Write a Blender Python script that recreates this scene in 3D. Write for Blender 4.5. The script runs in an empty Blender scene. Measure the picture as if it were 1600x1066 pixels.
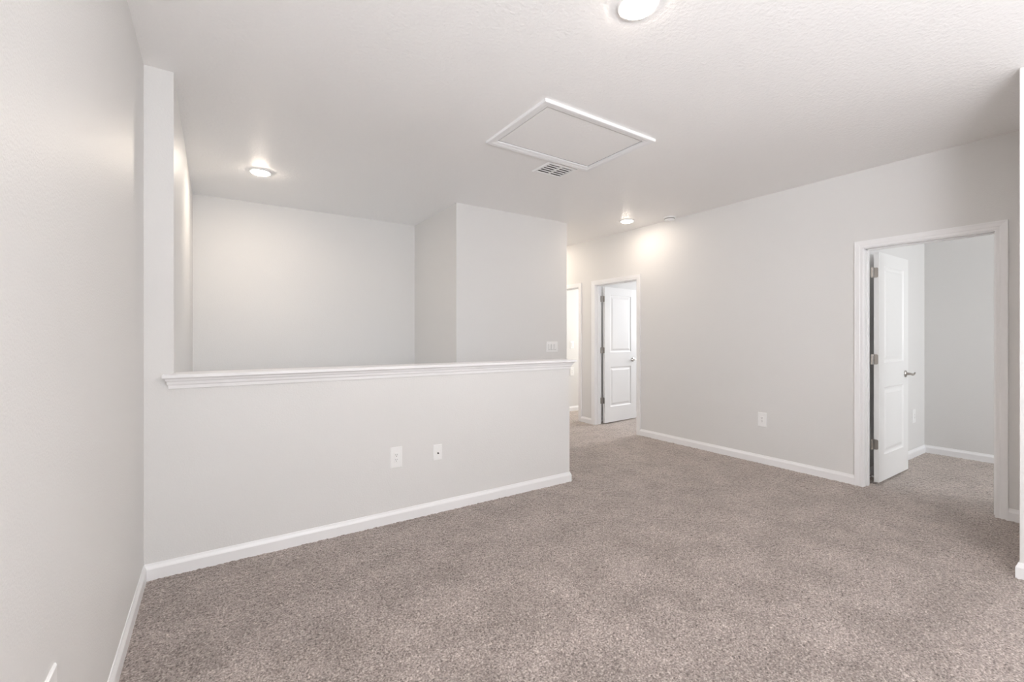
import bpy, math, random
import numpy as np
from mathutils import Vector, Matrix

random.seed(7)
S = bpy.context.scene
COL = S.collection
PI = math.pi
H = 2.743          # ceiling height (9 ft)
TW = 0.115         # interior wall thickness

XL = -0.315        # left wall face

# ------------------------------------------------------------------ camera
cam_d = bpy.data.cameras.new('camera')
cam = bpy.data.objects.new('camera', cam_d)
COL.objects.link(cam)
cam.location = (0.0, 0.0, 1.294)
cam.rotation_euler = (PI / 2, 0, -math.radians(33.62))
cam_d.sensor_width = 36.0
cam_d.lens = 698.1 / 1600 * 36.0
cam_d.shift_y = -5.93 / 1600
cam_d.clip_start = 0.02
S.camera = cam

# ------------------------------------------------------------------ view, world, daylight
S.view_settings.view_transform = 'Standard'
S.view_settings.look = 'None'
S.view_settings.gamma = 1.0
S.view_settings.use_curve_mapping = False
S.view_settings.exposure = 0.18
S.cycles.max_bounces = 14
S.cycles.diffuse_bounces = 10
S.cycles.glossy_bounces = 4
S.cycles.sample_clamp_indirect = 6.0
S.cycles.caustics_reflective = False
S.cycles.caustics_refractive = False

W = bpy.data.worlds.new('sky')
S.world = W
W.use_nodes = True
bg = W.node_tree.nodes['Background']
bg.inputs[0].default_value = (0.72, 0.84, 1.0, 1)
bg.inputs[1].default_value = 1.5

DAY = (0.86, 0.93, 1.0)


def daylight(name, loc, rot, sx, sy, power, color=DAY):
    """area light at a window opening"""
    d = bpy.data.lights.new(name, 'AREA')
    d.shape = 'RECTANGLE'
    d.size, d.size_y = sx, sy
    d.energy = power
    d.color = color
    o = bpy.data.objects.new(name, d)
    COL.objects.link(o)
    o.location = loc
    o.rotation_euler = rot
    return o


# main room: wide window in the wall behind the camera, facing +Y
daylight('daylight_loft', (0.85, -2.56, 1.45), (PI / 2, 0, 0), 1.9, 1.6, 8)
# added fill in the same window, tilted up to brighten the ceiling
daylight('up_fill_loft', (0.85, -2.54, 1.45), (PI / 2 + math.radians(66), 0, 0), 1.9, 1.3, 108, (0.95, 0.97, 1.0))
# added, unseen window in the left wall behind the camera, to spread the light
daylight('added_daylight_loft_side', (XL + 0.04, -1.45, 1.45), (PI / 2, 0, -PI / 2), 1.1, 1.4, 3)
daylight('up_fill_loft_side', (XL + 0.05, -1.45, 1.45), (PI / 2 + math.radians(62), 0, -PI / 2), 1.1, 1.1, 205, (0.945, 0.955, 1.0))  # added fill, tilted up to flatten the room and lift the ceiling
# the three side rooms
daylight('daylight_bedroom', (6.0, -1.96, 1.4), (PI / 2 - 0.2, 0, 0), 1.1, 1.5, 52, (0.93, 0.96, 1.0))
daylight('daylight_second_bedroom', (7.56, 4.38, 1.45), (PI / 2 - 0.40, 0, PI / 2), 0.9, 1.6, 72, (0.97, 0.975, 1.0))
daylight('daylight_passage', (6.96, 5.53, 1.45), (PI / 2 - 0.35, 0, PI / 2), 0.7, 1.6, 46, (1.0, 0.98, 0.945))


# ------------------------------------------------------------------ materials
def new_mat(name, color, rough=0.5, metal=0.0, spec=0.5):
    m = bpy.data.materials.new(name)
    m.use_nodes = True
    b = m.node_tree.nodes['Principled BSDF']
    b.inputs['Base Color'].default_value = (*color, 1)
    b.inputs['Roughness'].default_value = rough
    b.inputs['Metallic'].default_value = metal
    b.inputs['Specular IOR Level'].default_value = spec
    return m


def bump(m, scale, strength, dist, detail=2.0, kind='noise'):
    nt = m.node_tree
    tc = nt.nodes.new('ShaderNodeTexCoord')
    n = nt.nodes.new('ShaderNodeTexNoise')
    n.inputs['Scale'].default_value = scale
    n.inputs['Detail'].default_value = detail
    bp = nt.nodes.new('ShaderNodeBump')
    bp.inputs['Strength'].default_value = strength
    bp.inputs['Distance'].default_value = dist
    nt.links.new(tc.outputs['Object'], n.inputs['Vector'])
    nt.links.new(n.outputs['Fac'], bp.inputs['Height'])
    nt.links.new(bp.outputs['Normal'], nt.nodes['Principled BSDF'].inputs['Normal'])
    return n, bp


M_WALL = new_mat('wall_paint', (0.738, 0.732, 0.72), 0.5, spec=0.5)
bump(M_WALL, 140, 0.5, 0.0020, 3)
M_CEIL = new_mat('ceiling_paint', (0.905, 0.897, 0.887), 0.45, spec=0.35)
bump(M_CEIL, 60, 0.6, 0.0055, 4)
M_TRIM = new_mat('trim_paint', (0.87, 0.87, 0.875), 0.30)
bump(M_TRIM, 25, 0.05, 0.001, 1)
M_DOOR = new_mat('door_paint', (0.84, 0.84, 0.83), 0.35)
bump(M_DOOR, 120, 0.06, 0.0006, 2)
M_PLATE = new_mat('white_plastic', (0.88, 0.88, 0.875), 0.30)
bump(M_PLATE, 200, 0.03, 0.0002, 1)
M_DARK = new_mat('dark_slot', (0.035, 0.032, 0.03), 0.6)
bump(M_DARK, 200, 0.03, 0.0002, 1)
M_GREY = new_mat('duct_grey', (0.19, 0.185, 0.17), 0.6)
bump(M_GREY, 60, 0.05, 0.0005, 1)
M_NICKEL = new_mat('satin_nickel', (0.42, 0.39, 0.36), 0.36, metal=1.0)
bump(M_NICKEL, 300, 0.05, 0.0002, 1)
M_GLASS = new_mat('window_glass', (1, 1, 1), 0.0)
M_GLASS.node_tree.nodes['Principled BSDF'].inputs['Transmission Weight'].default_value = 1.0
M_GLASS.node_tree.nodes['Principled BSDF'].inputs['IOR'].default_value = 1.45


def lens_mat(name, strength):
    m = new_mat(name, (0.9, 0.9, 0.9), 0.4)
    p = m.node_tree.nodes['Principled BSDF']
    p.inputs['Emission Color'].default_value = (1.0, 0.865, 0.73, 1)
    p.inputs['Emission Strength'].default_value = strength
    return m


M_LENS = lens_mat('lamp_lens', 115.0)
M_LENS_STAIR = lens_mat('lamp_lens_stair', 205.0)
M_LENS_HALL = lens_mat('lamp_lens_dimmer', 92.0)


def carpet_material():
    m = new_mat('carpet', (0.3, 0.26, 0.24), 0.62, spec=0.7)
    nt = m.node_tree
    L = nt.links.new
    tc = nt.nodes.new('ShaderNodeTexCoord')

    def noise(scale, detail, rough=0.5):
        n = nt.nodes.new('ShaderNodeTexNoise')
        n.inputs['Scale'].default_value = scale
        n.inputs['Detail'].default_value = detail
        n.inputs['Roughness'].default_value = rough
        L(tc.outputs['Object'], n.inputs['Vector'])
        return n

    def ramp(src, stops):
        r = nt.nodes.new('ShaderNodeValToRGB')
        while len(r.color_ramp.elements) < len(stops):
            r.color_ramp.elements.new(0.5)
        for e, (p, c) in zip(r.color_ramp.elements, stops):
            e.position = p
            e.color = (*c, 1)
        L(src, r.inputs['Fac'])
        return r

    def mult(a, b):
        x = nt.nodes.new('ShaderNodeMix')
        x.data_type = 'RGBA'
        x.blend_type = 'MULTIPLY'
        x.inputs['Factor'].default_value = 1.0
        L(a, x.inputs['A'])
        L(b, x.inputs['B'])
        return x.outputs['Result']

    tuft = noise(125, 2.5, 0.6)
    r1 = ramp(tuft.outputs['Fac'], [(0.30, (0.075, 0.060, 0.055)), (0.44, (0.265, 0.222, 0.204)),
                                    (0.56, (0.375, 0.322, 0.298)), (0.72, (0.67, 0.60, 0.555))])
    clump = noise(38, 2.0)
    r2 = ramp(clump.outputs['Fac'], [(0.3, (0.84, 0.84, 0.84)), (0.7, (1.12, 1.12, 1.12))])
    brushed = noise(3.8, 3.0, 0.55)       # pile lying this way and that
    r3 = ramp(brushed.outputs['Fac'], [(0.36, (0.84, 0.835, 0.83)), (0.64, (1.10, 1.10, 1.10))])
    c = mult(mult(r1.outputs['Color'], r2.outputs['Color']), r3.outputs['Color'])
    L(c, nt.nodes['Principled BSDF'].inputs['Base Color'])
    nt.nodes['Principled BSDF'].inputs['Sheen Weight'].default_value = 1.0
    nt.nodes['Principled BSDF'].inputs['Sheen Roughness'].default_value = 0.3
    nt.nodes['Principled BSDF'].inputs['Sheen Tint'].default_value = (0.95, 0.86, 0.76, 1)
    return m


M_CARPET = carpet_material()


# ------------------------------------------------------------------ mesh helpers
class MB:
    def __init__(self):
        self.v, self.f = [], []

    def add(self, verts, faces):
        n = len(self.v)
        self.v += [tuple(p) for p in verts]
        self.f += [tuple(i + n for i in fc) for fc in faces]

    def box(self, x0, x1, y0, y1, z0, z1):
        self.add([(x0, y0, z0), (x1, y0, z0), (x1, y1, z0), (x0, y1, z0),
                  (x0, y0, z1), (x1, y0, z1), (x1, y1, z1), (x0, y1, z1)],
                 [(0, 3, 2, 1), (4, 5, 6, 7), (0, 1, 5, 4), (1, 2, 6, 5), (2, 3, 7, 6), (3, 0, 4, 7)])
        return self

    def loft(self, rings, close_ring=True, cap=(True, True)):
        n = len(rings[0])
        vs = [p for r in rings for p in r]
        fs = []
        for i in range(len(rings) - 1):
            for j in range(n if close_ring else n - 1):
                k = (j + 1) % n
                fs.append((i * n + j, i * n + k, (i + 1) * n + k, (i + 1) * n + j))
        if cap[0]:
            fs.append(tuple(range(n - 1, -1, -1)))
        if cap[1]:
            fs.append(tuple((len(rings) - 1) * n + j for j in range(n)))
        self.add(vs, fs)
        return self

    def lathe(self, prof, n=40, axis='z', origin=(0, 0, 0)):
        """prof: (radius, height) pairs"""
        rings = []
        for r, h in prof:
            ring = []
            for k in range(n):
                a = 2 * PI * k / n
                x, y = r * math.cos(a), r * math.sin(a)
                if axis == 'z':
                    p = (x, y, h)
                elif axis == 'y':
                    p = (x, h, y)
                else:
                    p = (h, x, y)
                ring.append(tuple(p[i] + origin[i] for i in range(3)))
            rings.append(ring)
        return self.loft(rings)

    def tube(self, pts, radii, n=14, flat=1.0):
        rings = []
        P = [Vector(p) for p in pts]
        for i, p in enumerate(P):
            t = (P[min(i + 1, len(P) - 1)] - P[max(i - 1, 0)]).normalized()
            up = Vector((0, 0, 1)) if abs(t.z) < 0.9 else Vector((0, 1, 0))
            a = t.cross(up).normalized()
            b = a.cross(t)
            rings.append([tuple(p + radii[i] * (math.cos(2 * PI * k / n) * a * flat + math.sin(2 * PI * k / n) * b))
                          for k in range(n)])
        return self.loft(rings)

    def build(self, name, mat, parent=None, bevel=0.0, smooth=False, seg=2):
        me = bpy.data.meshes.new(name)
        me.from_pydata(self.v, [], self.f)
        me.update()
        import bmesh
        bm = bmesh.new()
        bm.from_mesh(me)
        bmesh.ops.recalc_face_normals(bm, faces=bm.faces)
        bm.to_mesh(me)
        bm.free()
        me.materials.append(mat)
        if smooth:
            for p in me.polygons:
                p.use_smooth = True
        o = bpy.data.objects.new(name, me)
        COL.objects.link(o)
        if parent:
            o.parent = parent
        if bevel:
            md = o.modifiers.new('edge', 'BEVEL')
            md.width = bevel
            md.segments = seg
            md.limit_method = 'ANGLE'
            md.angle_limit = math.radians(40)
        if smooth:
            es = o.modifiers.new('split', 'EDGE_SPLIT')
            es.split_angle = math.radians(38)
        return o


def empty(name, loc=(0, 0, 0), rz=0.0):
    o = bpy.data.objects.new(name, None)
    o.empty_display_size = 0.1
    COL.objects.link(o)
    o.location = loc
    o.rotation_euler = (0, 0, rz)
    return o


def tag(o, label=None, cat=None, group=None, kind=None):
    if label:
        o['label'] = label
    if cat:
        o['category'] = cat
    if group:
        o['group'] = group
    if kind:
        o['kind'] = kind
    return o


def struct(o, label, cat):
    return tag(o, label, cat, kind='structure')


def dup(root, loc, rz, label, group=None):
    r = root.copy()
    COL.objects.link(r)
    r.location = loc
    r.rotation_euler = (0, 0, rz)
    r['label'] = label
    if group:
        r['group'] = group
    for ch in list(root.children):
        c = ch.copy()
        COL.objects.link(c)
        c.parent = r
        for g in list(ch.children):
            d = g.copy()
            COL.objects.link(d)
            d.parent = c
    return r


# ------------------------------------------------------------------ key planes of the place
XS = -0.188        # stairwell left wall face
YH = 3.061         # loft side of the half wall
XHE = 2.657        # free end of the half wall
YSB = 5.54         # stairwell back wall face
XB0, XB1, YB = 2.162, 3.713, 4.332      # closet block
XR = 4.681         # right wall face
XN, YN = 3.604, 0.49                    # near right wall and its corner
YBK = -2.6         # wall behind the camera
YEND = 6.6         # end of the hall
DO = 2.065         # door opening height
D1 = (0.75, 1.537)
D2 = (4.035, 4.822)
D3 = (5.172, 5.94)

# ------------------------------------------------------------------ floor
# cut pile: a fine grid whose tufts stand to random heights, closer spaced near the room's middle
def spaced(a, b, steps):
    out = [a]
    while out[-1] < b:
        x = out[-1]
        out.append(x + next(st for lim, st in steps if x < lim))
    out[-1] = b
    return np.array(out)


def carpet_floor():
    rng = np.random.default_rng(11)
    gx = spaced(-0.43, 7.8, ((-0.32, 0.11), (2.6, 0.0055), (4.7, 0.007), (6.7, 0.010), (99, 0.05)))
    gy = spaced(YBK - 0.2, YEND + 0.2, ((0.15, 0.05), (2.6, 0.0055), (4.4, 0.007), (6.1, 0.011), (99, 0.05)))
    nx, ny = len(gx), len(gy)
    hgt = rng.random((ny, nx))
    hgt = 0.5 * hgt + 0.125 * (np.roll(hgt, 1, 0) + np.roll(hgt, -1, 0) + np.roll(hgt, 1, 1) + np.roll(hgt, -1, 1))
    hgt = (hgt - 0.5) * 0.010
    XX, YY = np.meshgrid(gx, gy)
    jx = (rng.random((ny, nx)) - 0.5) * 0.0025
    jy = (rng.random((ny, nx)) - 0.5) * 0.0025
    co = np.stack([XX + jx, YY + jy, np.clip(hgt - 0.002, -0.010, 0.005)], -1).reshape(-1, 3).astype(np.float32)
    cx = (gx[:-1] + gx[1:]) / 2
    cy = (gy[:-1] + gy[1:]) / 2
    CX_, CY_ = np.meshgrid(cx, cy)
    hole = ((CY_ > YH + 0.06) & (CY_ < YB) & (CX_ < XHE - 0.06)) | ((CY_ >= YB) & (CX_ < XB0))
    idx = np.arange(nx * ny).reshape(ny, nx)
    q = np.stack([idx[:-1, :-1], idx[:-1, 1:], idx[1:, 1:], idx[1:, :-1]], -1)[~hole].astype(np.int32)
    me = bpy.data.meshes.new('floor')
    me.vertices.add(nx * ny)
    me.vertices.foreach_set('co', co.ravel())
    nq = len(q)
    me.loops.add(nq * 4)
    me.loops.foreach_set('vertex_index', q.ravel())
    me.polygons.add(nq)
    me.polygons.foreach_set('loop_start', np.arange(0, nq * 4, 4, dtype=np.int32))
    me.update(calc_edges=True)
    me.validate()
    me.materials.append(M_CARPET)
    o = bpy.data.objects.new('floor', me)
    COL.objects.link(o)
    return o


struct(carpet_floor(), 'mottled brown grey cut pile carpet floor', 'floor')

# carpeted stairs going down behind the half wall
b = MB()
z, x = 0.0, XHE - 0.06
for k in range(9):
    z -= 0.185
    b.box(x - 0.26, x, YH + TW, YB, z - 0.4, z)
    x -= 0.26
b.box(XS, x, YH + TW, YSB, z - 0.3, z)
x0 = x
for k in range(7):
    z -= 0.185
    b.box(x0, x0 + 0.26, YB, YSB, z - 0.4, z)
    x0 += 0.26
struct(b.build('floor_stairs', M_CARPET), 'carpeted stairs going down behind the half wall', 'stairs')

# ------------------------------------------------------------------ ceiling
b = MB()
b.box(-0.43, 7.8, YBK - 0.2, YEND + 0.2, H, H + 0.15)
struct(b.build('ceiling', M_CEIL), 'pale textured ceiling over the loft and hall', 'ceiling')

# ------------------------------------------------------------------ walls
b = MB()
SY0, SY1, SZ0, SZ1 = -2.05, -0.85, 0.70, 2.25     # opening for the added side window, behind the camera
b.box(XL - TW, XL, YBK - TW, SY0, 0, H)
b.box(XL - TW, XL, SY1, YH, 0, H)
b.box(XL - TW, XL, SY0, SY1, 0, SZ0)
b.box(XL - TW, XL, SY0, SY1, SZ1, H)
struct(b.build('wall_left', M_WALL), 'pale grey left wall running toward the camera', 'wall')
b = MB()
b.box(XL - TW, XS, YH, YSB + TW, -3.2, H)
struct(b.build('wall_stair_left', M_WALL), 'narrow wall end and side wall left of the stairwell', 'wall')
b = MB()
b.box(XS, XB0, YSB, YSB + TW, -3.2, H)
struct(b.build('wall_stair_back', M_WALL), 'warm lit back wall of the stairwell above the half wall', 'wall')
b = MB()
b.box(XB0, XB1, YB, YEND, -3.2, H)
struct(b.build('wall_center', M_WALL), 'full height wall block between stairwell and hall', 'wall')
b = MB()
b.box(XS, XHE, YH, YH + TW, -0.12, 1.03)
struct(b.build('wall_half', M_WALL), 'low half wall under the white moulded cap', 'wall')

b = MB()
for y0, y1 in ((YBK, D1[0]), (D1[1], D2[0]), (D2[1], D3[0]), (D3[1], YEND)):
    b.box(XR, XR + TW, y0, y1, -0.03, H)
for d in (D1, D2, D3):
    b.box(XR, XR + TW, d[0], d[1], DO, H)
struct(b.build('wall_right', M_WALL), 'long right wall with the white doorways', 'wall')
b = MB()
b.box(XN, XN + TW, YBK, YN, 0, H)
b.box(XN + TW, XR, YN - TW, YN, 0, H)
struct(b.build('wall_near_right', M_WALL, bevel=0.003), 'near wall corner at the right frame edge', 'wall')

# wall behind the camera, with its wide window opening
WX0, WX1, WZ0, WZ1 = -0.15, 1.85, 0.60, 2.30
b = MB()
b.box(XL - TW, WX0, YBK - TW, YBK, 0, H)
b.box(WX1, XR, YBK - TW, YBK, 0, H)
b.box(WX0, WX1, YBK - TW, YBK, 0, WZ0)
b.box(WX0, WX1, YBK - TW, YBK, WZ1, H)
struct(b.build('wall_back', M_WALL), 'window wall behind the camera', 'wall')
b = MB()
b.box(XB1, XR, YEND, YEND + TW, 0, H)
struct(b.build('wall_hall_end', M_WALL), 'end wall of the hall', 'wall')

# bedroom behind door 1
BX, BY0, BY1 = 6.66, -2.0, 1.62
b = MB()
b.box(XR + TW, BX + TW, BY1, BY1 + 0.10, 0, H)
struct(b.build('wall_bedroom_side', M_WALL), 'bright wall behind the open near door', 'wall')
b = MB()
b.box(BX, BX + TW, BY0, BY1, 0, H)
struct(b.build('wall_bedroom_far', M_WALL), 'grey far wall seen through the near doorway', 'wall')
b = MB()
b.box(XR + TW, 5.45, BY0 - TW, BY0, 0, H)
b.box(6.55, BX + TW, BY0 - TW, BY0, 0, H)
b.box(5.45, 6.55, BY0 - TW, BY0, 0, 0.65)
b.box(5.45, 6.55, BY0 - TW, BY0, 2.15, H)
b.box(XR + TW, 5.22, BY0, 0.30, 0, H)  # unseen stub added to keep window light off the floor by the doorway
struct(b.build('wall_bedroom_window', M_WALL), 'window wall of the near bedroom with an added stub blocking light', 'wall')
# second bedroom behind door 2
CX, CY0, CY1 = 7.6, 1.72, 4.97
b = MB()
b.box(XR + TW, CX + TW, CY1, CY1 + 0.11, 0, H)
struct(b.build('wall_second_bedroom_side', M_WALL), 'wall behind the open far door', 'wall')
b = MB()
b.box(CX, CX + TW, CY0, 3.85, 0, H)
b.box(CX, CX + TW, 4.90, CY1, 0, H)
b.box(CX, CX + TW, 3.85, 4.90, 0, 0.65)
b.box(CX, CX + TW, 3.85, 4.90, 2.25, H)
struct(b.build('wall_second_bedroom_window', M_WALL), 'window wall of the far bedroom', 'wall')
# passage behind doorway 3
b = MB()
b.box(XR + TW, 7.0 + TW, 5.95, 5.95 + TW, 0, H)
struct(b.build('wall_passage_side', M_WALL), 'bright wall with switch beyond the half hidden doorway', 'wall')
b = MB()
b.box(7.0, 7.0 + TW, 5.08, 5.18, 0, H)
b.box(7.0, 7.0 + TW, 5.88, 5.95, 0, H)
b.box(7.0, 7.0 + TW, 5.18, 5.88, 0, 0.65)
b.box(7.0, 7.0 + TW, 5.18, 5.88, 2.25, H)
struct(b.build('wall_passage_window', M_WALL), 'window wall of the passage', 'wall')


# ------------------------------------------------------------------ windows (behind the camera and in the side rooms)
def window(name, axis, a0, a1, z0, z1, p, label):
    """axis 'x': opening runs along x at y = p; axis 'y': runs along y at x = p (p is the outer side)"""
    r = empty(name, (0, 0, 0))
    struct(r, label, 'window')
    f, g = MB(), MB()

    def bx(m, s0, s1, d0, d1, zz0, zz1):
        if axis == 'x':
            m.box(s0, s1, p + d0, p + d1, zz0, zz1)
        else:
            m.box(p + d0, p + d1, s0, s1, zz0, zz1)
    w = 0.05
    zm = (z0 + z1) / 2
    bx(f, a0, a1, 0.0, 0.06, z0, z0 + w)
    bx(f, a0, a1, 0.0, 0.06, z1 - w, z1)
    bx(f, a0, a0 + w, 0.0, 0.06, z0 + w, z1 - w)
    bx(f, a1 - w, a1, 0.0, 0.06, z0 + w, z1 - w)
    bx(f, a0 + w, a1 - w, 0.01, 0.05, zm - 0.02, zm + 0.02)
    if a1 - a0 > 2:
        am = (a0 + a1) / 2
        bx(f, am - 0.05, am + 0.05, 0.0, 0.06, z0 + w, zm - 0.02)
        bx(f, am - 0.05, am + 0.05, 0.0, 0.06, zm + 0.02, z1 - w)
    bx(g, a0 + w, a1 - w, 0.028, 0.033, z0 + w, z1 - w)
    f.build('window_frame', M_TRIM, r)
    g.build('window_pane', M_GLASS, r)
    return r


window('window_1', 'x', WX0, WX1, WZ0, WZ1, YBK - TW, 'wide window behind the camera')
window('window_2', 'x', 5.45, 6.55, 0.65, 2.15, BY0 - TW, 'bedroom window out of sight beyond the near doorway')
window('window_3', 'y', 3.85, 4.90, 0.65, 2.25, CX + 0.055, 'window out of sight beyond the far open door')
window('added_window_5', 'y', SY0, SY1, SZ0, SZ1, XL - TW, 'unseen window added in the left wall behind the camera for fill light')  # added window, holds the side fill lights
window('window_4', 'y', 5.18, 5.88, 0.65, 2.25, 7.0 + 0.055, 'window at the end of the passage')

# ------------------------------------------------------------------ baseboards
BASE = [(0.0, -0.012), (0.0135, -0.012), (0.0135, 0.056), (0.0115, 0.062), (0.0065, 0.073), (0.004, 0.083), (0.0, 0.083)]


def sweep(path, profile, side, b=None):
    """sweep an (offset, height) profile along an XY path with mitred corners; side=+1 offsets to the left of travel"""
    b = b or MB()
    P = [Vector((p[0], p[1])) for p in path]
    rings = []
    for i, p in enumerate(P):
        ns = []
        if i > 0:
            d = (P[i] - P[i - 1]).normalized()
            ns.append(Vector((-d.y, d.x)) * side)
        if i < len(P) - 1:
            d = (P[i + 1] - P[i]).normalized()
            ns.append(Vector((-d.y, d.x)) * side)
        if len(ns) == 2:
            m = (ns[0] + ns[1]).normalized()
            m = m / max(0.3, m.dot(ns[0]))
        else:
            m = ns[0]
        rings.append([(p.x + m.x * o, p.y + m.y * o, zz) for o, zz in profile])
    b.loft(rings)
    return b


def baseboard(name, path, side, label):
    struct(sweep(path, BASE, side).build(name, M_TRIM), label, 'baseboard')


CW = 0.062   # casing width
baseboard('baseboard_left', [(XL, YBK), (XL, YH)], -1, 'white baseboard along the left wall')
baseboard('baseboard_half_wall', [(XL, YH), (XHE, YH), (XHE, YH + TW)], -1, 'white baseboard along the foot of the half wall')
baseboard('baseboard_center', [(XHE - 0.06, YB), (XB1, YB), (XB1, YEND)], -1, 'white baseboard around the wall block by the hall')
baseboard('baseboard_right', [(XR, D1[1] + CW), (XR, D2[0] - CW + 0.006)], 1, 'white baseboard along the right wall between the doors')
baseboard('baseboard_right_2', [(XR, D2[1] + CW - 0.006), (XR, D3[0] - CW + 0.006)], 1, 'short white baseboard between the two far doorways')
baseboard('baseboard_near_right', [(XN, YBK), (XN, YN), (XR, YN), (XR, D1[0] - CW)], 1, 'white baseboard wrapping the near right wall corner')
baseboard('baseboard_bedroom', [(XR + TW + 0.02, BY1), (BX, BY1), (BX, BY0)], -1, 'white baseboard around the bedroom corner past the near door')
baseboard('baseboard_second_bedroom', [(XR + TW + 0.02, CY1), (CX, CY1)], -1, 'white baseboard behind the far open door')
baseboard('baseboard_passage', [(XR + TW + 0.02, 5.95), (7.0, 5.95)], -1, 'white baseboard beyond the half hidden doorway')

# ------------------------------------------------------------------ moulded cap of the half wall
CAP = [(0.003, 1.012), (0.009, 1.013), (0.011, 1.030), (0.013, 1.034), (0.019, 1.036), (0.022, 1.050), (0.024, 1.054),
       (0.030, 1.056), (0.033, 1.067), (0.036, 1.070), (0.046, 1.071), (0.050, 1.075), (0.050, 1.088), (0.044, 1.093)]
b = MB()
rings = []
for o, zz in CAP:
    rings.append([(-0.205 - o * 0.62, YH - o, zz), (XHE - 0.006 + o, YH - o, zz), (XHE - 0.006 + o, YH + TW + o, zz),
                  (XS, YH + TW + o, zz), (XS, YH, zz), (-0.205 - o * 0.62, YH, zz)])
b.loft(rings)
struct(b.build('trim_1', M_TRIM), 'white moulded cap along the top of the half wall', 'trim')


# ------------------------------------------------------------------ doors
def casing_mesh(y0, y1, htop, w, x, sgn):
    """U-shaped moulded casing on the wall face x; sgn=-1 stands out toward -X"""
    prof = [(0.0, 0.0), (0.0, 0.010), (0.006, 0.012), (0.020, 0.012), (0.026, 0.0145), (0.046, 0.016),
            (0.054, 0.0175), (w, 0.0175), (w, 0.0)]
    rings = []
    for k in range(4):
        ring = []
        for o, t in prof:
            y = y0 - o if k < 2 else y1 + o
            zz = -0.012 if k in (0, 3) else htop + o
            ring.append((x + sgn * t, y, zz))
        rings.append(ring)
    m = MB()
    m.loft(rings)
    return m


def leaf_mesh(Wd, T, z0, z1):
    """two-panel moulded door slab, x 0..Wd from the hinges, y 0 hall side .. T"""
    xs = [0, 0.125, Wd - 0.13, Wd]
    zs = [z0, 0.245, 0.845, 1.065, z1 - 0.115, z1]
    m = MB()
    for y, s in ((0.0, 1), (T, -1)):
        for i in range(3):
            for j in range(5):
                if i == 1 and j in (1, 3):
                    xa, xb, za, zb = xs[1], xs[2], zs[j], zs[j + 1]
                    rings = []
                    for ins, dep in ((0, 0), (0.006, 0.004), (0.016, 0.0075), (0.030, 0.0075), (0.052, 0.0015), (0.056, 0.001)):
                        rings.append([(xa + ins, y + s * dep, za + ins), (xb - ins, y + s * dep, za + ins),
                                      (xb - ins, y + s * dep, zb - ins), (xa + ins, y + s * dep, zb - ins)])
                    m.loft(rings, cap=(False, True))
                else:
                    m.add([(xs[i], y, zs[j]), (xs[i + 1], y, zs[j]), (xs[i + 1], y, zs[j + 1]), (xs[i], y, zs[j + 1])],
                          [(0, 1, 2, 3)])
    for xx in (0, Wd):
        for j in range(5):
            m.add([(xx, 0, zs[j]), (xx, T, zs[j]), (xx, T, zs[j + 1]), (xx, 0, zs[j + 1])], [(0, 1, 2, 3)])
    for zz in (z0, z1):
        for i in range(3):
            m.add([(xs[i], 0, zz), (xs[i + 1], 0, zz), (xs[i + 1], T, zz), (xs[i], T, zz)], [(0, 1, 2, 3)])
    return m


def rounded_plate(m, x, y0, y1, z0, z1, r, t, round_side):
    """thin plate on a plane x=const with rounded corners at the round_side ('lo'/'hi') in y"""
    pts = []
    n = 5
    if round_side == 'lo':
        pts += [(y1, z0), (y1, z1)]
        for k in range(n + 1):
            a = PI / 2 + k / n * PI / 2
            pts.append((y0 + r + r * math.cos(a), z1 - r + r * math.sin(a)))
        for k in range(n + 1):
            a = PI + k / n * PI / 2
            pts.append((y0 + r + r * math.cos(a), z0 + r + r * math.sin(a)))
    else:
        pts = [(y0, z1), (y0, z0), (y1, z0), (y1, z1)]
    m.loft([[(x, p[0], p[1]) for p in pts], [(x - t, p[0], p[1]) for p in pts]])


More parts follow.
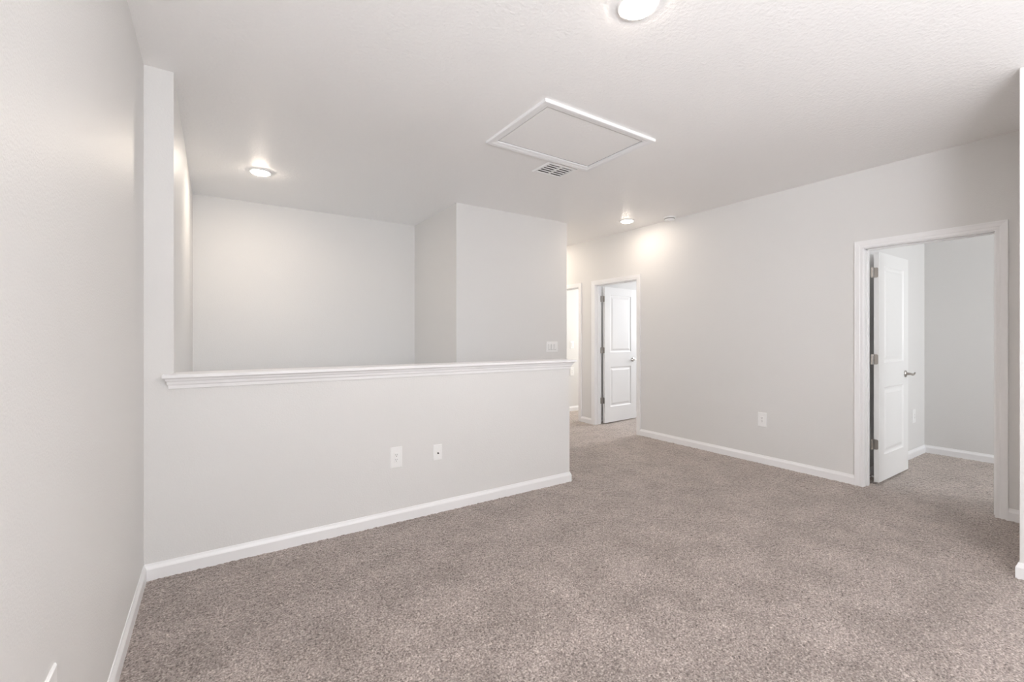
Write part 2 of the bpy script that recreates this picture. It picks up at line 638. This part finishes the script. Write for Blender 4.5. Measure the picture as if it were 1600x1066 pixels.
def door(name, d, label, leaf_at=None, leaf_rot=0.0, handle_sign=1):
    r = empty(name, (XR, d[0], 0))
    struct(r, label, 'door')
    y0, y1 = 0.0, d[1] - d[0]
    casing_mesh(y0 + 0.006 - 0.006, y1, DO, CW, 0.0, -1).build('casing', M_TRIM, r)
    casing_mesh(y0, y1, DO, CW, TW, 1).build('casing', M_TRIM, r)
    j = MB()
    t = 0.006
    j.box(-0.001, TW + 0.001, y0 - 0.012, y0 + t, -0.012, DO + 0.012)
    j.box(-0.001, TW + 0.001, y1 - t, y1 + 0.012, -0.012, DO + 0.012)
    j.box(-0.001, TW + 0.001, y0 + t, y1 - t, DO - t, DO + 0.012)
    # stop strips
    sx0, sx1 = 0.045, 0.077
    j.box(sx0, sx1, y0 + t, y0 + t + 0.011, 0, DO - t)
    j.box(sx0, sx1, y1 - t - 0.011, y1 - t, 0, DO - t)
    j.box(sx0, sx1, y0 + t, y1 - t, DO - t - 0.011, DO - t)
    j.build('jamb', M_TRIM, r, bevel=0.0015)
    if leaf_at is None:
        return r
    Wd, T = 0.757, 0.035
    lf = leaf_mesh(Wd, T, 0.014, 2.045).build('door_leaf', M_DOOR, r, bevel=0.0012)
    lf.location = (leaf_at[0] - XR, leaf_at[1] - d[0], 0)
    lf.rotation_euler = (0, 0, leaf_rot)
    for zc in (1.865, 1.098, 0.347):
        m = MB()
        hh = 0.0445
        rounded_plate(m, 0.0005, 0.004, T - 0.001, zc - hh, zc + hh, 0.012, 0.0025, 'lo')
        # knuckle on the room side of the leaf and plate running back to the jamb
        m.lathe([(0.0001, zc - hh), (0.0065, zc - hh), (0.0065, zc + hh), (0.0001, zc + hh)], 14, 'z', (-0.016, T + 0.006, 0))
        m.box(-0.052, -0.012, T + 0.004, T + 0.0065, zc - hh, zc + hh)
        m.build('hinge', M_NICKEL, lf)
    # lever handle, both sides
    xh, zh = Wd - 0.085, 0.943
    m = MB()
    for s, yb in ((-1, 0.0), (1, T)):
        m.lathe([(0.0001, yb), (0.032, yb), (0.032, yb + s * 0.004), (0.028, yb + s * 0.009), (0.013, yb + s * 0.013),
                 (0.011, yb + s * 0.040), (0.0001, yb + s * 0.042)], 24, 'y', (xh, 0, zh))
        yy = yb + s * 0.046
        pts = [(xh - 0.012 * handle_sign, yy, zh), (xh + 0.01 * handle_sign, yy, zh - 0.002), (xh + 0.035 * handle_sign, yy, zh - 0.008),
               (xh + 0.06 * handle_sign, yy, zh - 0.009), (xh + 0.085 * handle_sign, yy, zh - 0.002), (xh + 0.105 * handle_sign, yy, zh + 0.008)]
        m.tube(pts, [0.009, 0.012, 0.010, 0.009, 0.0085, 0.006])
    m.build('lever_handle', M_NICKEL, lf, smooth=True)
    m = MB()
    m.box(Wd - 0.0005, Wd + 0.0012, T / 2 - 0.012, T / 2 + 0.012, zh - 0.028, zh + 0.028)
    m.build('latch_plate', M_NICKEL, lf)
    return r


door('door_1', D1, 'nearest white two panel door standing open into the bedroom', (4.858, 1.485), 0.0, 1)
door('door_2', D2, 'farther white two panel door standing open beside the hall', (4.838, 4.776), math.radians(4.6), -1)
door('door_3', D3, 'doorway with white casing half hidden behind the wall block')


# ------------------------------------------------------------------ wall plates (local: x across, z up, front faces -y)
def plate_base(m, w, h, d=0.006, ins=0.004):
    rings = []
    for s, y in ((0, 0), (0, -d * 0.45), (ins, -d)):
        rings.append([(-w / 2 + s, y, -h / 2 + s), (w / 2 - s, y, -h / 2 + s), (w / 2 - s, y, h / 2 - s), (-w / 2 + s, y, h / 2 - s)])
    m.loft(rings)
    return m


def make_outlet(loc, rz, label, w=0.086, h=0.146):
    r = empty('wall_outlet', loc, rz)
    tag(r, label, 'outlet', 'duplex outlets on the walls')
    plate_base(MB(), w, h).build('cover_plate', M_PLATE, r)
    f = MB()
    f.box(-0.0165, 0.0165, -0.0085, -0.004, -0.0335, 0.0335)
    f.build('receptacle', M_PLATE, r, bevel=0.0015)
    s = MB()
    for zc in (0.0165, -0.0165):
        s.box(-0.0072, -0.0052, -0.0090, -0.008, zc - 0.001, zc + 0.008)
        s.box(0.0052, 0.0072, -0.0090, -0.008, zc, zc + 0.007)
        s.lathe([(0.0001, -0.008), (0.0026, -0.008), (0.0026, -0.009), (0.0001, -0.009)], 12, 'y', (0, 0, zc - 0.0075))
    s.build('slot', M_DARK, r)
    return r


outlet = make_outlet((1.0585, YH, 0.451), 0, 'white duplex outlet on the half wall beside the small jack plate')
dup(outlet, (XR, 2.397, 0.448), -PI / 2, 'white duplex outlet low on the long right wall', 'duplex outlets on the walls')
dup(outlet, (XL, 1.428, 0.455), PI / 2, 'white outlet at the very foot of the left wall, cut by the frame', 'duplex outlets on the walls')
dup(outlet, (6.302, BY1, 0.441), 0, 'white outlet on the bedroom wall past the near door', 'duplex outlets on the walls')
dup(outlet, (5.222, 5.95, 0.69), 0, 'white plate on the bright wall beyond the half hidden doorway, below the switch', 'duplex outlets on the walls')

jack = empty('jack_plate', (1.372, YH, 0.4425), 0)
tag(jack, 'small white plate with one dark coax jack on the half wall', 'wall plate')
plate_base(MB(), 0.070, 0.115).build('cover_plate', M_PLATE, jack)
m = MB()
m.lathe([(0.0001, -0.005), (0.0062, -0.005), (0.0062, -0.0095), (0.0045, -0.0095), (0.0045, -0.016), (0.0001, -0.016)], 16, 'y', (0.002, 0, -0.006))
m.build('coax_jack', M_DARK, jack, smooth=True)
for zz in (0.042, -0.042):
    m = MB()
    m.lathe([(0.0001, -0.005), (0.003, -0.005), (0.003, -0.0068), (0.0001, -0.0068)], 12, 'y', (0, 0, zz))
    m.build('screw', M_PLATE, jack)


def make_switch(loc, rz, label, gangs):
    r = empty('light_switch', loc, rz)
    tag(r, label, 'light switch')
    w = 0.070 + 0.046 * (gangs - 1)
    plate_base(MB(), w + 0.014, 0.130).build('cover_plate', M_PLATE, r)
    for g in range(gangs):
        xc = (g - (gangs - 1) / 2) * 0.046
        m = MB()
        m.loft([[(xc - 0.0165, -0.005, -0.0335), (xc + 0.0165, -0.005, -0.0335), (xc + 0.0165, -0.005, 0.0335), (xc - 0.0165, -0.005, 0.0335)],
                [(xc - 0.0155, -0.0075, -0.0325), (xc + 0.0155, -0.0075, -0.0325), (xc + 0.0155, -0.0125, 0.0325), (xc - 0.0155, -0.0125, 0.0325)]])
        m.build('rocker', M_PLATE, r)
        m = MB()
        m.box(xc - 0.0175, xc - 0.0165, -0.0066, -0.0058, -0.035, 0.035)
        m.box(xc + 0.0165, xc + 0.0175, -0.0066, -0.0058, -0.035, 0.035)
        m.box(xc - 0.0175, xc + 0.0175, -0.0066, -0.0058, -0.036, -0.0345)
        m.build('rocker_gap', M_GREY, r)
    return r


make_switch((3.474, YB, 1.175), 0, 'white three rocker switch plate on the wall block above the half wall cap', 3)
make_switch((5.222, 5.95, 1.16), 0, 'pale switch plate on the bright wall beyond the half hidden doorway', 1)


# ------------------------------------------------------------------ ceiling lamps
def make_lamp(loc, label, lens):
    r = empty('recessed_light', loc)
    tag(r, label, 'ceiling light', 'round recessed ceiling lights')
    m = MB()
    m.lathe([(0.070, 0.0), (0.090, 0.0), (0.090, -0.004), (0.084, -0.011), (0.073, -0.013), (0.070, -0.010)], 48)
    m.build('trim_ring', M_PLATE, r, smooth=True)
    m = MB()
    m.lathe([(0.0715, -0.006), (0.0715, -0.013), (0.064, -0.018), (0.040, -0.022), (0.0001, -0.0235)], 48)
    m.build('lens', lens, r, smooth=True)
    return r


lamp = make_lamp((1.535, 1.318, H), 'round glowing recessed ceiling light at the top frame edge', M_LENS)
tag(lamp, group='round recessed ceiling lights')
make_lamp((0.330, 4.47, H), 'round glowing recessed ceiling light over the stairwell', M_LENS_STAIR)
make_lamp((4.262, 3.83, H), 'round glowing recessed ceiling light by the hall and smoke detector', M_LENS_HALL)
make_lamp((4.2, 5.9, H), 'round ceiling light added to brighten the hall, hidden behind the wall block', M_LENS_STAIR)  # added, unseen lamp lifting the hall ceiling and wall

# ------------------------------------------------------------------ smoke detector
sd = empty('smoke_detector', (4.572, 3.44, H))
tag(sd, 'small round white smoke detector on the ceiling by the right wall', 'smoke detector')
m = MB()
m.lathe([(0.0001, 0), (0.070, 0), (0.070, -0.012), (0.066, -0.014), (0.0001, -0.014)], 36)
m.build('base', M_PLATE, sd, smooth=True)
m = MB()
m.lathe([(0.060, -0.014), (0.060, -0.030), (0.052, -0.042), (0.030, -0.047), (0.0001, -0.047)], 36)
m.build('cover', M_PLATE, sd, smooth=True)
m = MB()
m.lathe([(0.0603, -0.018), (0.0610, -0.018), (0.0610, -0.026), (0.0603, -0.026)], 36)
m.build('vent_band', M_GREY, sd)

# ------------------------------------------------------------------ attic hatch
ah = empty('attic_hatch', (2.176, 2.4975, H))
tag(ah, 'rectangular white framed attic access hatch in the ceiling', 'attic hatch')
hx, hy = 0.509, 0.3575
m = MB()
rings = []
for ins, zz in ((0.0, 0.0), (0.0, -0.017), (0.004, -0.0195), (0.030, -0.0175), (0.040, -0.0135), (0.056, -0.012), (0.060, -0.010), (0.060, 0.0)):
    rings.append([(-hx + ins, -hy + ins, zz), (hx - ins, -hy + ins, zz), (hx - ins, hy - ins, zz), (-hx + ins, hy - ins, zz)])
m.loft(rings, cap=(False, False))
m.build('frame', M_TRIM, ah)
m = MB()
m.box(-hx + 0.071, hx - 0.071, -hy + 0.071, hy - 0.071, -0.005, -0.0005)
m.build('panel', M_CEIL, ah)
m = MB()
m.box(-hx + 0.055, hx - 0.055, -hy + 0.055, hy - 0.055, -0.001, 0.0)
m.build('gap', M_GREY, ah)

# ------------------------------------------------------------------ air vent
av = empty('air_vent', (2.448, 3.017, H))
tag(av, 'small white louvred air vent beside the attic hatch', 'air vent')
vx, vy = 0.152, 0.122
m = MB()
rings = []
for ins, zz in ((0.0, 0.0), (0.0, -0.003), (0.006, -0.009), (0.024, -0.010), (0.028, -0.004), (0.028, 0.0)):
    rings.append([(-vx + ins, -vy + ins, zz), (vx - ins, -vy + ins, zz), (vx - ins, vy - ins, zz), (-vx + ins, vy - ins, zz)])
m.loft(rings, cap=(False, False))
m.build('frame', M_PLATE, av)
m = MB()
m.box(-vx + 0.026, vx - 0.026, -vy + 0.026, vy - 0.026, -0.0012, 0.0)
m.build('duct_shade', M_DARK, av)  # dark sheet painted for the shade behind the louvres; ceiling stays closed
m = MB()
m.box(-0.008, 0.008, -vy + 0.026, vy - 0.026, -0.010, -0.0012)
n = 5
for k in range(n):
    yc = -vy + 0.050 + k * (2 * vy - 0.086) / (n - 1)
    for s in (-1, 1):
        x0, x1 = (-vx + 0.027, -0.008) if s < 0 else (0.008, vx - 0.027)
        w, tz = 0.0078, 0.0014
        m.loft([[(x0, yc + w, -0.0095), (x0, yc + w - 0.0015, -0.0095), (x0, yc - w, -0.0095 + tz * 2), (x0, yc - w + 0.0015, -0.0095 + tz * 2)],
                [(x1, yc + w, -0.0095), (x1, yc + w - 0.0015, -0.0095), (x1, yc - w, -0.0095 + tz * 2), (x1, yc - w + 0.0015, -0.0095 + tz * 2)]])
m.build('grille', M_PLATE, av)


# ------------------------------------------------------------------ door stops on the baseboards behind the open doors
def door_stop(loc, label):
    r = empty('door_stop', loc)
    tag(r, label, 'door stop', 'spring door stops on the baseboards')
    m = MB()
    m.lathe([(0.0001, 0.0), (0.011, 0.0), (0.011, -0.006), (0.0055, -0.008), (0.0055, -0.060), (0.0001, -0.060)], 16, 'y')
    m.build('spring', M_NICKEL, r, smooth=True)
    m = MB()
    m.lathe([(0.0001, -0.060), (0.008, -0.060), (0.008, -0.072), (0.005, -0.075), (0.0001, -0.075)], 16, 'y')
    m.build('rubber_tip', M_PLATE, r, smooth=True)
    return r


ds = door_stop((4.90, BY1 - 0.0135, 0.05), 'small white tipped door stop in the dark gap beside the near door hinges')
dup(ds, (4.885, CY1 - 0.0135, 0.05), 0, 'small white tipped door stop in the dark gap beside the far door hinges', 'spring door stops on the baseboards')
